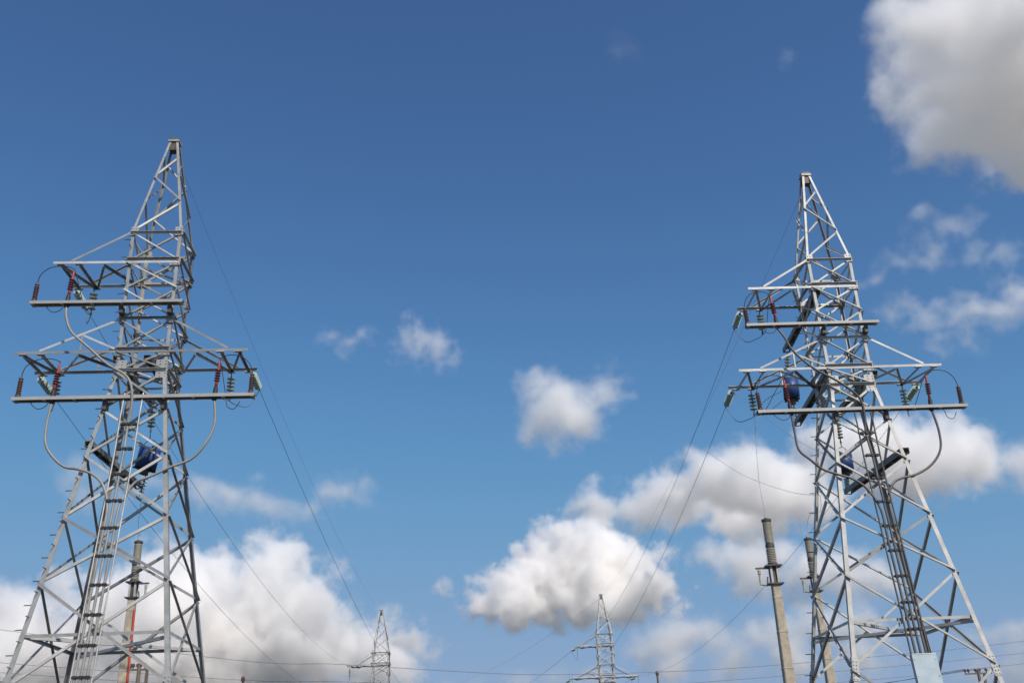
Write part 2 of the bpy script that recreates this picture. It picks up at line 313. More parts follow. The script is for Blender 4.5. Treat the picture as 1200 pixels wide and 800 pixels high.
def make_tower(name, loc, rz, drop=0.0, terminal=True, bolts=(), steels=BRIGHTS):
    pick = lambda: random.choice(steels)
    """drop lowers the whole head of the tower (shorter legs); the feet always stand on the ground"""
    root = empty(name, loc, rz)
    D = V((0, 0, -drop))
    base = drop
    for ci, c in enumerate(CORNERS):
        m = MB()
        f1, f2 = (-c[0], 0, 0), (0, -c[1], 0)
        for za, zb, w in ((ZT, ZN1, 0.10), (ZN1, ZK, 0.13), (ZK, ZP1, 0.145), (ZP1, ZS, 0.17), (ZS, base, 0.18)):
            if zb >= za: continue
            m.angle(corner(c, zb) + D, corner(c, za) + D, f1, f2, w)
        # gusset plates with bolt heads, proud of the flanges
        for z, hgt, wid in ((ZN1, 0.42, 0.30), (ZAU, 0.40, 0.42), (ZM1, 0.42, 0.30), (ZAL, 0.46, 0.44), (ZK + 0.05, 0.78, 0.44), (ZS, 0.9, 0.26)):
            if z - drop < 0.6: continue
            for ax in (0, 1):
                nrm = V((0, c[1], 0)) if ax == 0 else V((c[0], 0, 0))
                inw = V((-c[0], 0, 0)) if ax == 0 else V((0, -c[1], 0))
                p = corner(c, z) + D
                a = (corner(c, z + 0.2) - corner(c, z - 0.2)).normalized()
                s2 = (inw - a * inw.dot(a)).normalized(); nn = a.cross(s2)
                if nn.dot(nrm) < 0: nn = -nn
                m.box(p + s2 * (wid / 2 - 0.03) + nn * 0.012, (wid, hgt, 0.018), (s2, a, nn))
                for k in range(int(hgt / 0.13)):
                    for off in (0.03, wid * 0.55):
                        m.box(p + s2 * off + a * (-hgt / 2 + 0.08 + 0.13 * k) + nn * 0.034, (0.04, 0.04, 0.03), (s2, a, nn))
        leg = m.build('leg', steels[1 if ci != 2 else 3], root)  # back-right leg takes the darkest steel, its shade put into the colour
        if terminal and ci in bolts:
            z = base + 3.0; k = 0
            while z < ZN1:
                p = corner(c, z) + D
                dx = V((c[0], 0, 0)) if k % 2 == 0 else V((0, c[1], 0))
                q = p + (V((0, -c[1], 0)) if k % 2 == 0 else V((-c[0], 0, 0))) * 0.07
                MB().tube([q, q + dx * 0.26], 0.019, 5).build('step_bolt', DARK, leg)
                z += 0.42; k += 1
        MB().box((corner(c, base) + D) * 1 + V((0, 0, 0.13)), (0.7, 0.7, 0.26)).build('footing', CONC, root)
    # X bracing, each bar its own part
    levels = [ZN1, ZAU, ZMID, ZM1, ZAL, ZK, ZP0, ZP1, ZP2, ZP3, ZS]
    if ZS - drop > 1.5: levels.append(base)
    else: levels[-1] = base
    for fi in range(4):
        a, b = CORNERS[fi], CORNERS[(fi + 1) % 4]
        nrm = V(((a[0] + b[0]) / 2, (a[1] + b[1]) / 2, 0))
        for za, zb in zip(levels, levels[1:]):
            w = 0.075 if zb > ZK - 0.1 else (0.088 if zb > ZP2 else 0.10)
            for k, (c1, c2) in enumerate(((a, b), (b, a))):
                p, q = corner(c1, za - 0.03) + D, corner(c2, zb + 0.03) + D
                n1 = V((0, 0, 1)); n2 = nrm if k == 0 else -nrm
                off = nrm * 0.004 if k == 0 else -nrm * 0.034
                MB().angle(p + off, q + off, n1, n2, w, 0.012, True).build('diagonal_brace', pick(), root)
        # peak zigzag
        zz = [ZN1, 25.15, 26.6, 27.75]
        for i in range(3):
            c1, c2 = (a, b) if i % 2 == 0 else (b, a)
            off = nrm * 0.004
            n2 = nrm if i % 2 == 1 else -nrm
            if i % 2 == 0: off = -nrm * 0.03
            MB().angle(corner(c1, zz[i] + 0.05) + D + off, corner(c2, zz[i + 1] - 0.05) + D + off, (0, 0, 1), n2, 0.085, 0.012, True).build('peak_brace', pick(), root)
        for z in (ZN1 - 0.05, ZAU + 0.12, ZM1 + 0.02, ZAL + 0.1, ZK + 0.05):
            p, q = corner(a, z) + D, corner(b, z) + D
            MB().angle(p + nrm * 0.03, q + nrm * 0.03, (0, 0, -1), nrm, 0.095, 0.012).build('horizontal_bar', pick(), root)
        if ZD - drop > 0.5:
            p, q = corner(a, ZD) + D, corner(b, ZD) + D
            MB().angle(p - nrm * 0.05, q - nrm * 0.05, (0, 0, -1), -nrm, 0.11, 0.012).build('horizontal_bar', pick(), root)
    if ZD - drop > 0.5:
        MB().angle(corner(CORNERS[0], ZD - 0.13) + D, corner(CORNERS[2], ZD - 0.13) + D, (0, 0, 1), (-0.7, 0.7, 0), 0.11, 0.012).build('horizontal_bar', pick(), root)
        MB().angle(corner(CORNERS[1], ZD - 0.26) + D, corner(CORNERS[3], ZD - 0.26) + D, (0, 0, 1), (0.7, 0.7, 0), 0.11, 0.012).build('horizontal_bar', pick(), root)
    # cap of the peak
    m = MB()
    m.box(V((0, 0, ZT + 0.06)) + D, (0.48, 0.48, 0.10)); m.build('peak_cap', pick(), root)
    MB().box(V((0, 0, ZT + 0.17)) + D, (0.40, 0.40, 0.12)).build('peak_plate', DARK, root)
    MB().box(V((0.0, 0.0, ZT - 0.20)) + D, (0.36, 0.36, 0.42)).build('ground_wire_bracket', DARK, root)
    # arms: two chords, tie rods, struts
    def arm(z, xl, xr, zt, tl, tr, struts):
        y = half(z) + 0.035
        for sy in (-1, 1):
            MB().angle(V((xl, sy * y, z)) + D, V((xr, sy * y, z)) + D, (0, 0, -1), (0, -sy, 0), 0.105, 0.014).build('arm_chord', pick(), root)
            for sx, t in ((-1, tl), (1, tr)):
                if t is None: continue
                p = V((sx * half(zt), sy * (half(zt) + 0.03), zt - 0.02)) + D; q = V((t, sy * (y + 0.01), z + 0.06)) + D
                MB().angle(p, q, (0, 0, -1), (0, -sy, 0), 0.09, 0.012).build('tie_rod', pick(), root)
        for (x1, s1, x2, s2) in struts:
            p = V((x1, s1 * (y - 0.03), z - 0.14)) + D; q = V((x2, s2 * (y - 0.03), z - 0.14)) + D
            MB().angle(p, q, (0, 0, -1), V((1, 0, 0)), 0.10, 0.012, False).build('arm_strut', pick(), root)
            for (xx, ss) in ((x1, s1), (x2, s2)):
                pass
        for xs in struts:
            if xs[1] != xs[3] and abs(xs[0] - xs[2]) < 0.01:
                for sy in (-1, 1):
                    MB().box(V((xs[0], sy * (y + 0.01), z - 0.15)) + D, (0.30, 0.16, 0.03)).build('arm_plate', pick(), root)
    arm(ZAU, -4.0, 1.05, ZN1, -3.3, None, [(-3.68, -1, -3.68, 1), (-2.95, -1, -2.95, 1), (-3.68, -1, -2.95, 1), (-2.95, 1, -2.0, -1), (-2.0, -1, -1.06, 1)])
    arm(ZAL, -4.95, 4.12, ZM1, -4.0, 3.35, [(-4.6, -1, -4.6, 1), (-3.9, -1, -3.9, 1), (-4.6, -1, -3.9, 1), (-3.9, 1, -2.5, -1), (-2.5, -1, -1.04, 1),
        (3.75, -1, 3.75, 1), (3.05, -1, 3.05, 1), (3.75, -1, 3.05, 1), (3.05, 1, 2.05, -1), (2.05, -1, 1.04, 1)])
    yb = half(ZAL) + 0.05
    for sy in (-1, 1):
        # post and short stay on the longer half arm
        MB().angle(V((-2.45, sy * yb, ZAL)) + D, V((-2.45, sy * yb, ZAL + 0.78)) + D, (1, 0, 0), (0, -sy, 0), 0.07, 0.012).build('arm_post', pick(), root)
        MB().angle(V((-2.4, sy * yb, ZAL + 0.72)) + D, V((-1.08, sy * yb, ZAL + 0.1)) + D, (0, 0, -1), (0, -sy, 0), 0.08, 0.012).build('tie_rod', pick(), root)
    # diaphragm members in the waist
    for z, k in ((ZAU - 0.12, 0), (ZAL - 0.14, 1), (ZK - 0.05, 0)):
        p, q = corner(CORNERS[k], z) + D, corner(CORNERS[k + 2], z) + D
        MB().angle(p, q, (0, 0, 1), (0.7, 0.7 if k else -0.7, 0), 0.11, 0.012).build('horizontal_bar', pick(), root)
    return root

def box_beam(p, q, w, h, root, m=BEAM):
    """two channels back to back with battens: a hollow-looking support beam"""
    b = MB(); p, q = V(p), V(q); d = (q - p).normalized(); sd = d.cross(V((0, 0, 1))).normalized(); L = (q - p).length
    for s in (-1, 1):
        c = (p + q) / 2 + sd * s * (w / 2 - 0.01)
        b.box(c, (L, 0.016, h), (d, sd, V((0, 0, 1))))
        b.box((p + q) / 2 + sd * s * (w / 2 - 0.05) + V((0, 0, -h / 2 + 0.010)), (L, 0.06, 0.012), (d, sd, V((0, 0, 1))))
    b.box((p + q) / 2 + V((0, 0, h / 2 - 0.010)), (L, w - 0.05, 0.012), (d, sd, V((0, 0, 1))))
    n = int(L / 1.1)
    for i in range(n + 1):
        b.box(p + d * (0.09 + (L - 0.18) * i / max(n, 1)) - V((0, 0, h / 2 + 0.010)), (0.12, w * 0.94, 0.014), (d, sd, V((0, 0, 1))))
    return b.build('support_beam', m, root)

def outfit(root, side):
    """beams that carry the cable ends, and the cable rack down the front of the tower"""
    box_beam((-4.46, -1.42, 20.0), (1.50, -1.42, 20.0), 0.34, 0.12, root)
    box_beam((-4.52, -1.42, 15.92), (4.60, -1.42, 15.92), 0.34, 0.13, root)
    for x in (-0.95, 0.95):
        for z, hh in ((20.0, 0.5), (15.92, 0.55)):
            MB().box((x * (1 if z > 17 else 1.15), -1.24, z - 0.27), (0.16, 0.30, hh * 0.6)).build('beam_bracket', DARK, root)
    # long beams running back through the tower for the line traps
    if side == 'pegs':
        box_beam((-1.0, -1.0, 17.80), (-1.02, 4.35, 17.80), 0.30, 0.20, root, TRAPBEAM)
        box_beam((0.18, -1.0, 17.80), (0.14, 1.3, 17.80), 0.28, 0.20, root, TRAPBEAM)
        box_beam((-1.5, -1.35, 14.15), (-1.3, 4.6, 14.15), 0.30, 0.20, root, TRAPBEAM)
    else:
        box_beam((-0.86, -1.0, 21.80), (-0.42, 5.75, 21.80), 0.34, 0.22, root, TRAPBEAM)
        box_beam((-0.98, -1.0, 17.85), (-0.40, 5.95, 17.85), 0.34, 0.22, root, TRAPBEAM)
        box_beam((1.12, -0.9, 17.80), (1.15, 4.8, 17.80), 0.30, 0.20, root, TRAPBEAM)
        box_beam((1.56, -1.38, 14.05), (1.22, 5.1, 14.05), 0.36, 0.24, root, TRAPBEAM)
    def rackpt(x, z, off): return V((x - 0.012 * (16 - z), -(max(half(z), 1.05)) - off, z))
    for x in (-0.35, 0.35):
        MB().tube([rackpt(x, z, 0.30 if z > 15 else 0.17) for z in (16.1, 15.2, 13.64, 11, 7, 3, 0.1)], 0.034, 6).build('rack_rail', GREYSTEEL if side == 'pegs' else DARK, root)
    z = 14.8
    while z > 0.6:
        p, q = rackpt(-0.37, z, 0.18), rackpt(0.37, z, 0.18)
        MB().bar(p, q, 0.035, 0.05).build('clamp_bar', DARK, root)
        for x in (-0.2, 0.0, 0.2):
            MB().box(rackpt(x, z, 0.235), (0.15, 0.15, 0.10)).build('cable_clamp', BLACK, root)
        z -= 1.03
    for z in (15.95,):
        MB().bar(rackpt(-0.5, z, 0.3), rackpt(0.5, z, 0.3), 0.05, 0.07).build('clamp_bar', DARK, root)
    if side == 'panel':
        m = MB()
        a, b = rackpt(0.0, 5.62, 0.36), rackpt(0.0, 0.15, 0.36)
        u = (a - b).normalized(); nn = V((1, 0, 0)).cross(u); nn = -nn if nn.y > 0 else nn
        c = (a + b) / 2; L = (a - b).length
        m.box(c + nn * 0.10, (0.92, 0.02, L), (V((1, 0, 0)), nn, u))
        for s in (-1, 1): m.box(c + V((s * 0.45, 0, 0)) + nn * -0.01, (0.02, 0.2, L), (V((1, 0, 0)), nn, u))
        cov = m.build('cable_cover', PALE, root)
        f = MB()
        for s in (-1, 1):
            for k in range(9): f.box(a + (b - a) * ((k + 0.35) / 9) + V((s * 0.40, 0, 0)) + nn * 0.118, (0.045, 0.018, 0.045), (V((1, 0, 0)), nn, u))
        for k in (0.004, 0.36, 0.7): f.box(a + (b - a) * k + nn * 0.114, (0.90, 0.010, 0.035), (V((1, 0, 0)), nn, u))
        f.build('fixing_strip', GREYSTEEL, cov)
    return rackpt

TOWERS = {'pegs': ((-14.713, 37.312, 0.0), 0.0678), 'panel': ((14.826, 42.352, 0.0), 0.0389)}
def to_world(side, p):
    (x, y, z), a = TOWERS[side]; p = V(p)
    return V((x + p.x * math.cos(a) - p.y * math.sin(a), y + p.x * math.sin(a) + p.y * math.cos(a), p.z))
FAR = {'pegs': ((-18.45, 133.0, 0.0), 0.0, 5.3), 'panel': ((10.62, 140.0, 0.0), 0.05, 3.3)}
def far_world(side, p):
    (x, y, z), a, dr = FAR[side]; p = V(p)
    return V((x + p.x * math.cos(a) - p.y * math.sin(a), y + p.x * math.sin(a) + p.y * math.cos(a), p.z - dr))

DESC = {'pegs': 'one-trap tower', 'panel': 'blue-panel tower'}
FARDESC = {'pegs': 'distant single-arm tower', 'panel': 'distant three-arm tower'}

near = {}
for side, bl in (('pegs', (0,)), ('panel', (3,))):
    loc, a = TOWERS[side]
    near[side] = make_tower('lattice_tower', loc, a, 0.0, True, bl, GREYS if side == 'pegs' else BRIGHTS)
    near[side]['rackpt'] = 0
    RACK = outfit(near[side], side)
    del near[side]['rackpt']
tag(near['pegs'], 'tall grey steel lattice tower with step pegs up one leg and one blue trap', 'tower', 'tall lattice towers in front')
tag(near['panel'], 'tall bright steel lattice tower with a pale blue cable panel at its foot', 'tower', 'tall lattice towers in front')
far = {}
for side in ('pegs', 'panel'):
    loc, a, dr = FAR[side]
    far[side] = make_tower('lattice_tower', loc, a, dr, False)
tag(far['pegs'], 'distant lattice tower showing only its single top arm above the frame edge, left of centre', 'tower', 'distant lattice towers')
tag(far['panel'], 'distant lattice tower showing its top arm and both lower arms, right of centre', 'tower', 'distant lattice towers')

# ------------------------------------------------------------------ insulator strings
def insulator_string(p, d, n, label, group, name='insulator_string', pitch=0.165, lead=0.2, tail=0.22, rad=0.165):
    p = V(p); d = V(d).normalized()
    root = empty(name, p)
    tag(root, label, 'insulator', group)
    MB().tube([(0, 0, 0), d * lead], 0.022, 6).build('shackle', DARK, root)
    caps = []
    for i in range(n): caps += [(lead + i * pitch - 0.02, 0.022), (lead + i * pitch, 0.052), (lead + i * pitch + 0.06, 0.058), (lead + i * pitch + 0.075, 0.022)]
    MB().lathe((0, 0, 0), d, caps + [(lead + n * pitch, 0.022)], 10).build('cap_chain', DARK, root)
    for i in range(n):
        a = lead + i * pitch
        MB().lathe(d * a, d, [(0.0, 0.045), (0.035, 0.06), (0.055, rad), (0.075, rad), (0.07, rad * 0.6), (0.09, 0.05)], 14).build('glass_disc', GLASS, root)
    e = lead + n * pitch
    MB().tube([d * e, d * (e + tail * 0.6), d * (e + tail)], [0.022, 0.05, 0.03], 6).build('wire_clamp', DARK, root)
    return p + d * (e + tail)

def wire(pts, r, label, name='wire', cat='wire', group=None, m=WIRE, seg=6):
    pts = [V(p) for p in pts]
    b = MB().tube([p - pts[0] for p in pts], r, seg)
    o = b.build(name, m, None, pts[0])
    return tag(o, label, cat, group)
def span(a, b, sag, n=40):
    a, b = V(a), V(b)
    return [a + (b - a) * (i / n) - V((0, 0, 4 * sag * (i / n) * (1 - i / n))) for i in range(n + 1)]

ARMS = {'upper arm': (-3.85, ZAU, -3.0), 'longer lower arm': (-4.78, ZAL, -3.95), 'shorter lower arm': (3.9, ZAL, 3.08)}
SAGS = {('pegs', 'upper arm'): 2.6, ('pegs', 'longer lower arm'): 2.6, ('pegs', 'shorter lower arm'): 1.5,
        ('panel', 'upper arm'): 3.0, ('panel', 'longer lower arm'): 3.1, ('panel', 'shorter lower arm'): 3.0}
WGRP = 'line wires running to the distant towers'
ends = {}
for side in ('pegs', 'panel'):
    for arm_name, (x, z, xs) in ARMS.items():
        p = to_world(side, (x, 1.06, z - 0.17))
        q = far_world(side, (x, -1.06, z - 0.17))
        sg = SAGS[(side, arm_name)]
        d = (span(p, q, sg)[1] - p).normalized()
        e = insulator_string(p, d, 7, f'slanting string of green glass discs at the {arm_name} tip of the {DESC[side]}', 'slanting insulator strings holding the line wires')
        d2 = (span(p, q, sg)[-2] - q).normalized()
        e2 = insulator_string(q, d2, 7, f'dark insulator string at the {arm_name} tip of the {FARDESC[side]}', 'insulator strings on the distant towers')
        wp = span(e, e2, sg - 0.1, 60)
        wire(wp, 0.0115, f'thin dark line wire from the {arm_name} of the {DESC[side]}', 'power_line', 'power line', WGRP)
        s0 = to_world(side, (xs, 0.98, z - 0.22))
        s1 = insulator_string(s0, (0.0, 0.0, -1), 5, f'hanging string of green glass discs under the {arm_name} of the {DESC[side]}', 'hanging insulator strings carrying the jumper wires')
        ends[(side, arm_name)] = (e, s1, wp)
    wire(span(to_world(side, (0, 0.1, ZT - 0.3)), far_world(side, (0, 0, ZT - 0.2)), 1.9, 60), 0.006, f'very thin ground wire from the peak of the {DESC[side]}', 'ground_wire', 'ground wire', 'ground wires from tower peaks')

# the line goes on beyond the three-arm distant tower
for (x, z), nm in (((-3.85, ZAU), 'top arm'), ((-4.78, ZAL), 'longer lower arm'), ((3.9, ZAL), 'shorter lower arm')):
    p = far_world('panel', (x, 1.06, z - 0.2)); q = p + V((-34.0, 105.0, -2.0))
    d = (q - p).normalized()
    e = insulator_string(p, d, 7, f'far-side insulator string on the {nm} of the distant three-arm tower', 'insulator strings on the distant towers')
    wire(span(e, q, 3.4, 40), 0.018, f'thin wire leaving the {nm} of the distant three-arm tower towards the horizon', 'power_line', 'power line', 'wires leaving the distant tower')
    a = far_world('panel', (x, -1.0, z - 0.9)); b = far_world('panel', (x, 1.0, z - 0.9))
    wire(smooth_path([a + V((0, -1.4, 0.4)), a + V((0, 0, -0.7)), b + V((0, 0, -0.7)), b + V((-0.4, 1.4, 0.4))]), 0.018, f'small jumper loop below the {nm} of the distant three-arm tower', 'jumper_lead', 'wire', 'jumper loops on the distant towers')
wire(span(far_world('panel', (0, 0, ZT - 0.2)), far_world('panel', (0, 0, ZT - 0.2)) + V((-36.0, 105.0, -2.0)), 2.6, 40), 0.010, 'very thin ground wire leaving the peak of the distant three-arm tower', 'ground_wire', 'ground wire', 'ground wires from tower peaks')
p = far_world('pegs', (-3.95, 0, ZAU - 0.2))
e = insulator_string(p, (0.02, 0, -1), 6, 'hanging insulator string at the arm tip of the distant single-arm tower', 'insulator strings on the distant towers')
wire(smooth_path([e, e + V((-0.25, 0.2, -1.2)), e + V((-0.5, 0.5, -3.2))]), 0.018, 'short wire hanging from the arm tip of the distant single-arm tower', 'jumper_lead', 'wire', 'jumper loops on the distant towers')

# ------------------------------------------------------------------ cable terminations, arresters, jumpers
def termination(p, label, tilt=(0, 0, 1)):
    root = empty('cable_termination', p); tag(root, label, 'cable termination', 'red cable terminations standing on the beams')
    d = V(tilt).normalized()
    MB().lathe((0, 0, 0), d, [(-0.30, 0.06), (-0.26, 0.10), (-0.06, 0.10), (0.0, 0.09), (0.22, 0.085), (0.26, 0.06)], 12).build('clamp_collar', BLACK, root)
    MB().lathe((0, 0, 0), d, [(0.2, 0.062), (0.5, 0.058), (0.95, 0.05), (1.30, 0.046), (1.36, 0.03)], 12, True).build('red_sleeve', RED, root)
    for k in range(5):
        MB().lathe(d * (0.50 + 0.105 * k), d, [(0.0, 0.055), (0.012, 0.112), (0.03, 0.112), (0.055, 0.055)], 14).build('rain_shed', mat_shed, root)
    MB().lathe(d * 1.34, d, [(0, 0.025), (0.14, 0.025)], 8).build('lug', DARK, root)
    return V(p) + d * 1.45
mat_shed = mat('dark_red_rubber', (0.13, 0.03, 0.03), 0.5)
def arrester(p, label, tilt=(0, 0, 1)):
    root = empty('surge_arrester', p); tag(root, label, 'surge arrester', 'brown surge arresters at the beam ends')
    d = V(tilt).normalized()
    prof = [(0.06, 0.07)]
    for k in range(8):
        a = 0.08 + 0.075 * k; prof += [(a, 0.07), (a + 0.02, 0.098), (a + 0.035, 0.098), (a + 0.06, 0.07)]
    prof += [(0.72, 0.07)]
    MB().lathe((0, 0, 0), d, [(0, 0.11), (0.06, 0.11)], 12).build('base_plate', DARK, root)
    MB().lathe((0, 0, 0), d, prof, 14).build('ribbed_body', BROWN, root)
    MB().lathe(d * 0.72, d, [(0, 0.09), (0.05, 0.09), (0.06, 0.03), (0.12, 0.03)], 12).build('top_terminal', DARK, root)
    return V(p) + d * 0.84

PTS = {'upper arm': ((-3.06, 20.11), (-4.36, 20.11)), 'longer lower arm': ((-3.06, 16.04), (-4.36, 16.04)), 'shorter lower arm': ((3.06, 16.04), (4.42, 16.04))}
BEAMNAME = {'upper arm': 'upper beam', 'longer lower arm': 'lower beam below the longer arm', 'shorter lower arm': 'lower beam below the shorter arm'}
for side in ('pegs', 'panel'):
    for arm_name, ((tx, tz), (ax, az)) in PTS.items():
        lean = (-0.06, 0.02, 1) if (side == 'panel' and tx < 0) else ((0.05, 0.02, 1) if tx < 0 or side == 'panel' else (0.06, 0, 1))
        if side == 'panel' and tx > 0: lean = (0.05, 0.0, 1)
        top = termination(to_world(side, (tx, -1.42, tz)), f'red cable termination on the {BEAMNAME[arm_name]} of the {DESC[side]}', lean)
        at = arrester(to_world(side, (ax, -1.42, az)), f'brown surge arrester at the end of the {BEAMNAME[arm_name]}, {DESC[side]}', (-0.05, 0, 1) if side == 'panel' and ax < 0 else (0.02, 0, 1))
        sg = 1 if ax > 0 else -1
        mid = (top + at) / 2
        wire(smooth_path([top, top + V((sg * 0.35, -0.05, 0.12)), mid + V((sg * 0.2, -0.1, 0.34)), at + V((-sg * 0.12, -0.05, 0.36)), at]), 0.017,
             f'curved black lead from termination to arrester, {BEAMNAME[arm_name]}, {DESC[side]}', 'jumper_lead', 'wire', 'short curved leads at the beams', BLACK)
        e, s1, wp = ends[(side, arm_name)]
        wire(smooth_path([e, e.lerp(s1, 0.35) + V((0, 0, -0.55)), e.lerp(s1, 0.8) + V((0, 0, -0.25)), s1]), 0.016, f'jumper loop between the insulator strings under the {arm_name}, {DESC[side]}', 'jumper_lead', 'wire', 'jumper loops under the arms', WIRE)
        wire(smooth_path([s1, s1.lerp(top, 0.3) + V((0, 0, -0.35)), s1.lerp(top, 0.75) + V((0, 0, -0.1)), top]), 0.016, f'jumper from hanging insulators to termination, {BEAMNAME[arm_name]}, {DESC[side]}', 'jumper_lead', 'wire', 'jumpers down to the terminations', WIRE)
        # earthing loop under the beam
        b0 = to_world(side, (tx + sg * 0.05, -1.50, tz - 0.2))
        wire(smooth_path([b0, b0 + V((sg * 0.2, -0.05, 0.12)), b0 + V((sg * 0.42, -0.04, -0.15)), b0 + V((sg * 0.5, -0.02, -0.42)), b0 + V((sg * 0.75, 0.0, -0.5)), b0 + V((sg * 0.95, 0.03, -0.2))]) if sg > 0 else
             smooth_path([b0, b0 + V((-0.12, -0.05, -0.26)), b0 + V((-0.4, -0.05, -0.34)), b0 + V((-0.68, 0, -0.12)), b0 + V((-0.72, 0.03, 0.02))]), 0.016,
             f'black earthing loop under the {BEAMNAME[arm_name]}, {DESC[side]}', 'jumper_lead', 'wire', 'earthing loops under the beams', BLACK)

def rk(x, z, off=0.235): return V((x - 0.012 * (16 - z), -(max(half(z), 1.05)) - off, z))
CPATH = {'longer lower arm': [(-3.06, -1.42, 15.75), (-3.08, -1.5, 14.95), (-2.98, -1.58, 14.22), (-2.72, -1.62, 13.65), (-2.25, -1.66, 13.22), (-1.6, -1.7, 12.98), (-1.0, -1.75, 12.76), (-0.56, -1.85, 12.3)],
         'shorter lower arm': [(3.06, -1.42, 15.75), (3.12, -1.5, 14.8), (2.95, -1.58, 14.0), (2.48, -1.62, 13.4), (1.73, -1.66, 12.96), (1.02, -1.7, 12.68), (0.58, -1.76, 12.45), (0.28, -1.85, 12.0)],
         'upper arm': [(-3.06, -1.42, 19.85), (-2.9, -1.55, 19.4), (-2.58, -1.62, 18.70), (-1.85, -1.66, 17.88), (-1.05, -1.66, 17.22), (-0.42, -1.64, 16.85), (-0.08, -1.62, 16.3), (-0.03, -1.6, 15.6), (-0.05, -1.56, 14.8)]}
RX = {'longer lower arm': -0.2, 'shorter lower arm': 0.2, 'upper arm': 0.0}
for side in ('pegs', 'panel'):
    for arm_name, path in CPATH.items():
        zs = [z for z in (13.77, 12.74, 11.4, 10, 8, 6, 4, 2, 0.1) if z < path[-1][2] - 0.4]
        jit = lambda i: V((random.uniform(-0.07, 0.07), random.uniform(-0.04, 0.04), random.uniform(-0.07, 0.07))) if 0 < i < len(path) - 1 else V((0, 0, 0))
        pts = smooth_path([V(p) + jit(i) for i, p in enumerate(path)] + [rk(RX[arm_name], z) for z in zs], 6)
        wire([to_world(side, p) for p in pts], 0.05, f'thick power cable hanging from the {BEAMNAME[arm_name]}, {DESC[side]}', 'power_cable', 'cable', 'thick cables on the near towers', CABLE if side == 'pegs' else DARKCABLE, 10)

# ------------------------------------------------------------------ line traps
def line_trap(c, label, tilt=0.0, yaw=0.0, r=0.56, h=1.15):
    root = empty('line_trap', c); root.rotation_euler = (0.05, tilt, yaw); tag(root, label, 'line trap', 'blue line traps hung by insulators')
    b = MB(); seg = 28
    vs = []
    for rr, z in ((r, -h / 2), (r, h / 2), (r - 0.05, h / 2), (r - 0.05, -h / 2)):
        vs += [(rr * math.cos(2 * math.pi * k / seg), rr * math.sin(2 * math.pi * k / seg), z) for k in range(seg)]
    fs = [(i * seg + k, i * seg + (k + 1) % seg, ((i + 1) % 4) * seg + (k + 1) % seg, ((i + 1) % 4) * seg + k) for i in range(4) for k in range(seg)]
    b.poly(vs, fs, True)
    b.build('blue_barrel', BLUE, root)
    for z in (-h / 2 - 0.03, h / 2 + 0.03):
        m = MB()
        for a in (0.3, 1.87): m.bar((-(r + 0.06) * math.cos(a), -(r + 0.06) * math.sin(a), z), ((r + 0.06) * math.cos(a), (r + 0.06) * math.sin(a), z), 0.09, 0.06)
        m.build('spider_frame', DARK, root)
    MB().tube([(0, 0, -h / 2 - 0.05), (0, 0, h / 2 + 0.05)], 0.05, 8).build('tie_rod', DARK, root)
    MB().lathe((0, 0, -h * 0.78), (0, 0, 1), [(0, 0.12), (0.02, 0.19), (0.30, 0.19), (0.33, 0.1)], 12).build('tuning_unit', DARK, root)
    for s in (-1, 1):
        MB().tube(smooth_path([(s * r * 0.8, 0.1, h / 2 + 0.04), (s * r * 0.55, 0.05, h / 2 + 0.30), (0, 0, h / 2 + 0.42)]), 0.016, 5).build('hanger', DARK, root)
    return root
GTR = 'insulator strings holding the line traps'
def trap_full(side, c, top, bot, label, tilt, where, nd_top, nd_bot, h, r=0.45):
    cw = to_world(side, c); line_trap(cw, label, tilt, 0.3, r, h)
    t = to_world(side, top); ct = cw + V((0, 0, h / 2 + 0.42))
    e = insulator_string(t, ct - t, nd_top, f'glass insulator string above {where}', GTR)
    if (ct - e).dot(ct - t) > 0: wire([e, ct], 0.022, f'dark hanger rod above {where}', 'hanger_rod', 'rod', 'hanger rods of the line traps', DARK)
    b = to_world(side, bot); cb = cw - V((0, 0, h * 0.78))
    e = insulator_string(cb, b - cb, nd_bot, f'glass insulator string below {where}', GTR, pitch=0.14, lead=0.12, tail=0.1)
    return cw
t_pegs = trap_full('pegs', (-0.95, 4.2, 15.25), (-1.02, 4.28, 17.70), (-1.3, 4.5, 13.2), 'blue line trap hanging inside the tower that holds only one trap', 0.16, 'the only trap of its tower', 5, 5, 0.9)
t_up = trap_full('panel', (-0.50, 5.7, 19.65), (-0.42, 5.6, 21.70), (-0.40, 5.8, 17.95), 'upper blue line trap beside the lower arm of the blue-panel tower', 0.05, 'the upper trap of the blue-panel tower', 4, 5, 1.05, 0.40)
t_low = trap_full('panel', (1.10, 4.5, 15.30), (1.15, 4.6, 17.70), (1.22, 4.9, 14.17), 'lower blue line trap inside the body of the blue-panel tower', 0.0, 'the lower trap of the blue-panel tower', 6, 4, 0.8, 0.4)

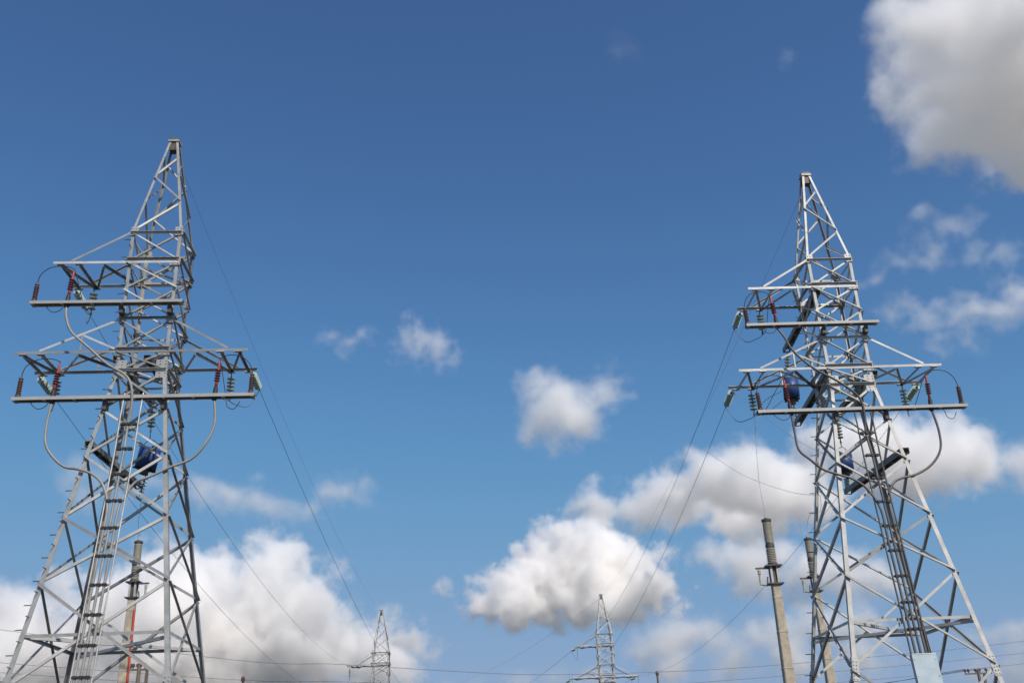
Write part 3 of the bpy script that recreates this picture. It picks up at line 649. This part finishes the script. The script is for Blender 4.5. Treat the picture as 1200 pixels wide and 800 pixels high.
# ------------------------------------------------------------------ concrete poles with coupling capacitors
def concrete_pole(loc, ztop, label, red=False, side_dev=-1):
    root = empty('concrete_pole', loc); tag(root, label, 'pole', 'concrete poles carrying capacitors')
    b = MB(); a0, a1 = 0.27, 0.165
    def sq(h, z): return [(-h, -h, z), (h, -h, z), (h, h, z), (-h, h, z)]
    zs = [0, 2, 4, 6, 8, ztop]; vs = []
    ch = 0.82
    for z in zs:
        h = a0 + (a1 - a0) * z / ztop; k = h * ch
        vs += [(-h, -k, z), (-k, -h, z), (k, -h, z), (h, -k, z), (h, k, z), (k, h, z), (-k, h, z), (-h, k, z)]
    fs = [(i * 8 + k, i * 8 + (k + 1) % 8, (i + 1) * 8 + (k + 1) % 8, (i + 1) * 8 + k) for i in range(len(zs) - 1) for k in range(8)]
    fs.append(tuple(range((len(zs) - 1) * 8, len(zs) * 8)))
    b.poly(vs, fs).build('shaft', CONC, root)
    for z in (ztop - 0.55, ztop - 1.9, ztop - 3.3, ztop - 4.7):
        h = a0 + (a1 - a0) * z / ztop + 0.006
        m = MB()
        for c, sz in (((0, -h, z), (2 * h, 0.012, 0.035)), ((0, h, z), (2 * h, 0.012, 0.035)), ((-h, 0, z), (0.012, 2 * h, 0.035)), ((h, 0, z), (0.012, 2 * h, 0.035))): m.box(c, sz)
        m.build('steel_band', STEEL, root)
    # steel head: four uprights between two plates
    hs = 0.72
    m = MB(); m.box((0, 0, ztop + 0.02), (0.62, 0.5, 0.05)); m.build('head_plate', DARK, root)
    for sx in (-1, 1):
        for sy in (-1, 1): MB().angle((sx * 0.17, sy * 0.17, ztop + 0.04), (sx * 0.17, sy * 0.17, ztop + hs), (-sx, 0, 0), (0, -sy, 0), 0.09, 0.014).build('head_upright', STEEL, root)
    MB().box((0, 0, ztop + 0.04 + hs / 2), (0.2, 0.2, hs - 0.1)).build('filter_box', DARK, root)
    MB().box((0, 0, ztop + hs + 0.03), (0.66, 0.52, 0.06)).build('head_plate', DARK, root)
    # earthing switch hung at the side
    s = side_dev
    MB().box((s * 0.42, -0.1, ztop + hs - 0.06), (0.66, 0.07, 0.07)).build('switch_arm', DARK, root)
    MB().lathe((s * 0.62, -0.1, ztop + hs - 0.12), (0, 0, -1), [(0, 0.05), (0.05, 0.08), (0.1, 0.05), (0.15, 0.08), (0.2, 0.05), (0.62, 0.045)], 10).build('switch_insulator', PORC, root)
    MB().tube([(s * 0.62, -0.1, ztop - 0.0), (s * 0.36, -0.1, ztop - 0.06), (s * 0.30, -0.1, ztop + 0.3)], 0.03, 6).build('switch_blade', DARK, root)
    if red: MB().tube([(0.33 - 0.105 * z / ztop * 1.0, -0.2, z) for z in (0.0, 3, 6, ztop - 0.6)], 0.05, 8).build('red_pipe', PIPE, root)
    return root
def capacitor(p, label):
    root = empty('coupling_capacitor', p); tag(root, label, 'capacitor', 'porcelain capacitors on the concrete poles')
    prof = [(0.06, 0.15)]
    for k in range(9):
        a = 0.08 + 0.07 * k; prof += [(a, 0.145), (a + 0.02, 0.20), (a + 0.034, 0.20), (a + 0.06, 0.145)]
    MB().lathe((0, 0, 0), (0, 0, 1), [(0, 0.22), (0.06, 0.22)], 16).build('base_flange', DARK, root)
    MB().lathe((0, 0, 0), (0, 0, 1), prof + [(0.74, 0.14)], 18).build('ribbed_insulator', PORC, root)
    MB().lathe((0, 0, 0.74), (0, 0, 1), [(0, 0.19), (0.14, 0.19), (0.14, 0.15), (0.2, 0.15)], 16).build('collar', DARK, root)
    prof = [(0.0, 0.165)]
    for k in range(16):
        a = 0.02 + 0.052 * k; prof += [(a, 0.16), (a + 0.018, 0.185), (a + 0.03, 0.185), (a + 0.046, 0.16)]
    MB().lathe((0, 0, 0.92), (0, 0, 1), prof + [(0.9, 0.165)], 18).build('ribbed_column', PORC, root)
    MB().lathe((0, 0, 1.82), (0, 0, 1), [(0, 0.2), (0.10, 0.21), (0.12, 0.12), (0.16, 0.10)], 16).build('top_cap', DARK, root)
    MB().lathe((0, 0, 1.96), (0, 0, 1), [(0, 0.05), (0.16, 0.04)], 8).build('terminal', STEEL, root)
    return V(p) + V((0, 0, 2.1))
ZCS = (8.87, 10.16, 10.57)
GW = 'thin drop wires to the capacitor poles'
for ZC, (loc, lab, cl, red, sd, target, wl) in zip(ZCS, (
    ((10.39, 42.0, 0), 'beige concrete pole standing free beside the blue-panel tower', 'porcelain capacitor on top of the free-standing beige pole', False, -1, ends[('panel', 'longer lower arm')][1], 'thin drop wire from the lower beam to the free-standing pole'),
    ((14.87, 52.0, 0), 'beige concrete pole half hidden behind the leg of the blue-panel tower', 'porcelain capacitor on the pole half hidden behind a tower leg', False, -1, None, 'slack drop wire to the capacitor half hidden behind a tower leg'),
    ((-18.46, 48.0, 0), 'beige concrete pole with a red pipe seen through the one-trap tower', 'porcelain capacitor on the pole with the red pipe', True, 1, t_pegs + V((0.0, 0, -1.0)), 'thin drop wire from the trap to the pole with the red pipe'))):
    concrete_pole(loc, ZC, lab, red, sd)
    top = capacitor((loc[0], loc[1], ZC + 0.78), cl)
    if target is not None:
        wire(smooth_path([top, top.lerp(target, 0.4) + V((-0.12, 0, -0.1)), target]), 0.008, wl, 'drop_wire', 'wire', GW)
    else:
        a = to_world('panel', (-1.35, 1.6, 13.0)); hidden_top = top
        wire(smooth_path([top, top + V((0.15, -0.3, 0.9)), a + V((0.0, 0.4, -0.6)), a]), 0.008, wl, 'drop_wire', 'wire', GW)
        wp = ends[('panel', 'longer lower arm')][2]
        wire(smooth_path([wp[3], wp[3].lerp(a, 0.35) + V((0, 0, -0.5)), wp[3].lerp(a, 0.75) + V((0, 0, -0.4)), a]), 0.008, 'slack tap wire from the lower line wire to the tower leg', 'tap_wire', 'wire', GW)
        wu = ends[('panel', 'upper arm')][2]; s1 = ends[('panel', 'longer lower arm')][1]
        q = t_low + V((-0.5, 0, 0.3))
        wire(smooth_path([wu[3], wu[3].lerp(q, 0.3) + V((0, 0, -0.25)), wu[3].lerp(q, 0.7) + V((0, 0, -0.4)), q]), 0.008, 'slack tap wire from the upper line wire to the lower trap', 'tap_wire', 'wire', GW)
for k, (z0, y0) in enumerate(((0.1, 0.0), (-0.35, 0.1))):
    s1 = ends[('panel', 'longer lower arm')][1]; q = t_up + V((-0.5, 0, -0.1 - 0.5 * k))
    wire(smooth_path([s1, s1.lerp(q, 0.4) + V((0, 0, 0.25 - 0.4 * k)), q]), 0.013, ('upper' if k == 0 else 'lower') + ' curved lead between the hanging insulators and the upper trap', 'jumper_lead', 'wire', 'leads to the upper trap', BLACK)

# ------------------------------------------------------------------ far distribution line
def line_pole(loc, h, label, arm=0, insul=1):
    root = empty('utility_pole', loc); tag(root, label, 'pole', 'far utility poles')
    MB().tube([(0, 0, 0), (0, 0, h * 0.5), (0, 0, h)], [0.16, 0.13, 0.11], 10).build('shaft', WOOD, root)
    if arm:
        MB().bar((-arm, 0, h - 0.25), (arm, 0, h - 0.25), 0.12, 0.1).build('cross_arm', WOOD, root)
        for x in (-0.97, -0.72, -0.18, 0.12, 0.62):
            MB().lathe((x * arm, 0, h - 0.2), (0, 0, 1), [(0, 0.03), (0.1, 0.04), (0.14, 0.11), (0.24, 0.1), (0.3, 0.06)], 10).build('pin_insulator', BROWN, root)
        MB().bar((0.12, 0.9, 0), (0.45, 0.05, h - 0.3), 0.15, 0.15, (0, 1, 0)).build('strut', WOOD, root)
    else:
        MB().lathe((0, 0, h), (0, 0, 1), [(-0.05, 0.14), (0.05, 0.16), (0.2, 0.19), (0.34, 0.15), (0.42, 0.06)], 10).build('pin_insulator', BROWN, root)
    return root
line_pole((34.05, 80, 0), 8.45, 'small far pole with a crossarm of five insulators at the frame edge', 1.0)
line_pole((13.61, 110, 0), 11.9, 'thin far pole topped by one dark insulator beside the three-arm distant tower')
line_pole((-24.29, 90, 0), 11.0, 'thin far pole topped by one dark insulator near the one-trap tower')
line_pole((-22.23, 60, 0), 9.0, 'small pole with brown fittings seen behind the red-pipe pole', 0.5)
GL = 'far horizontal line wires low in the sky'
def sagspan(pts, r, lab):
    wire(smooth_path(pts, 8), r, lab, 'power_line', 'power line', GL)
sagspan([(-75, 100, 22.0), (-30.8, 100, 14.45), (-17.65, 100, 13.19), (-4.6, 100, 11.9), (1.85, 100, 11.44), (10.8, 100, 11.25), (20.4, 100, 11.3), (34.8, 100, 11.85), (47.5, 100, 12.6), (80, 100, 15.5)], 0.022, 'topmost thin dark wire crossing low behind both towers')
sagspan([(-75, 101, 17.6), (-30.8, 101, 12.6), (-17.65, 101, 11.7), (-4.6, 101, 10.8), (10.8, 101, 10.2), (20.4, 101, 10.35), (34.8, 101, 10.9), (47.5, 101, 11.6), (80, 101, 14.0)], 0.02, 'second thin dark wire crossing low behind both towers')
sagspan([(-75, 102, 16.6), (-30.8, 102, 11.9), (-17.65, 102, 11.1), (-4.6, 102, 10.2), (10.8, 102, 9.5), (20.4, 102, 9.5), (34.8, 102, 9.95), (47.5, 102, 10.7), (80, 102, 12.4)], 0.02, 'lowest thin dark wire crossing low behind both towers')
for k, x in enumerate((-0.97, -0.18, 0.62)):
    sagspan([(34.05 + x, 80, 8.55), (24, 95, 8.1 + 0.1 * k), (12, 115, 8.6), (-2, 140, 9.8)], 0.016, ('outer', 'middle', 'inner')[k] + ' thin wire running off from the five-insulator crossarm')
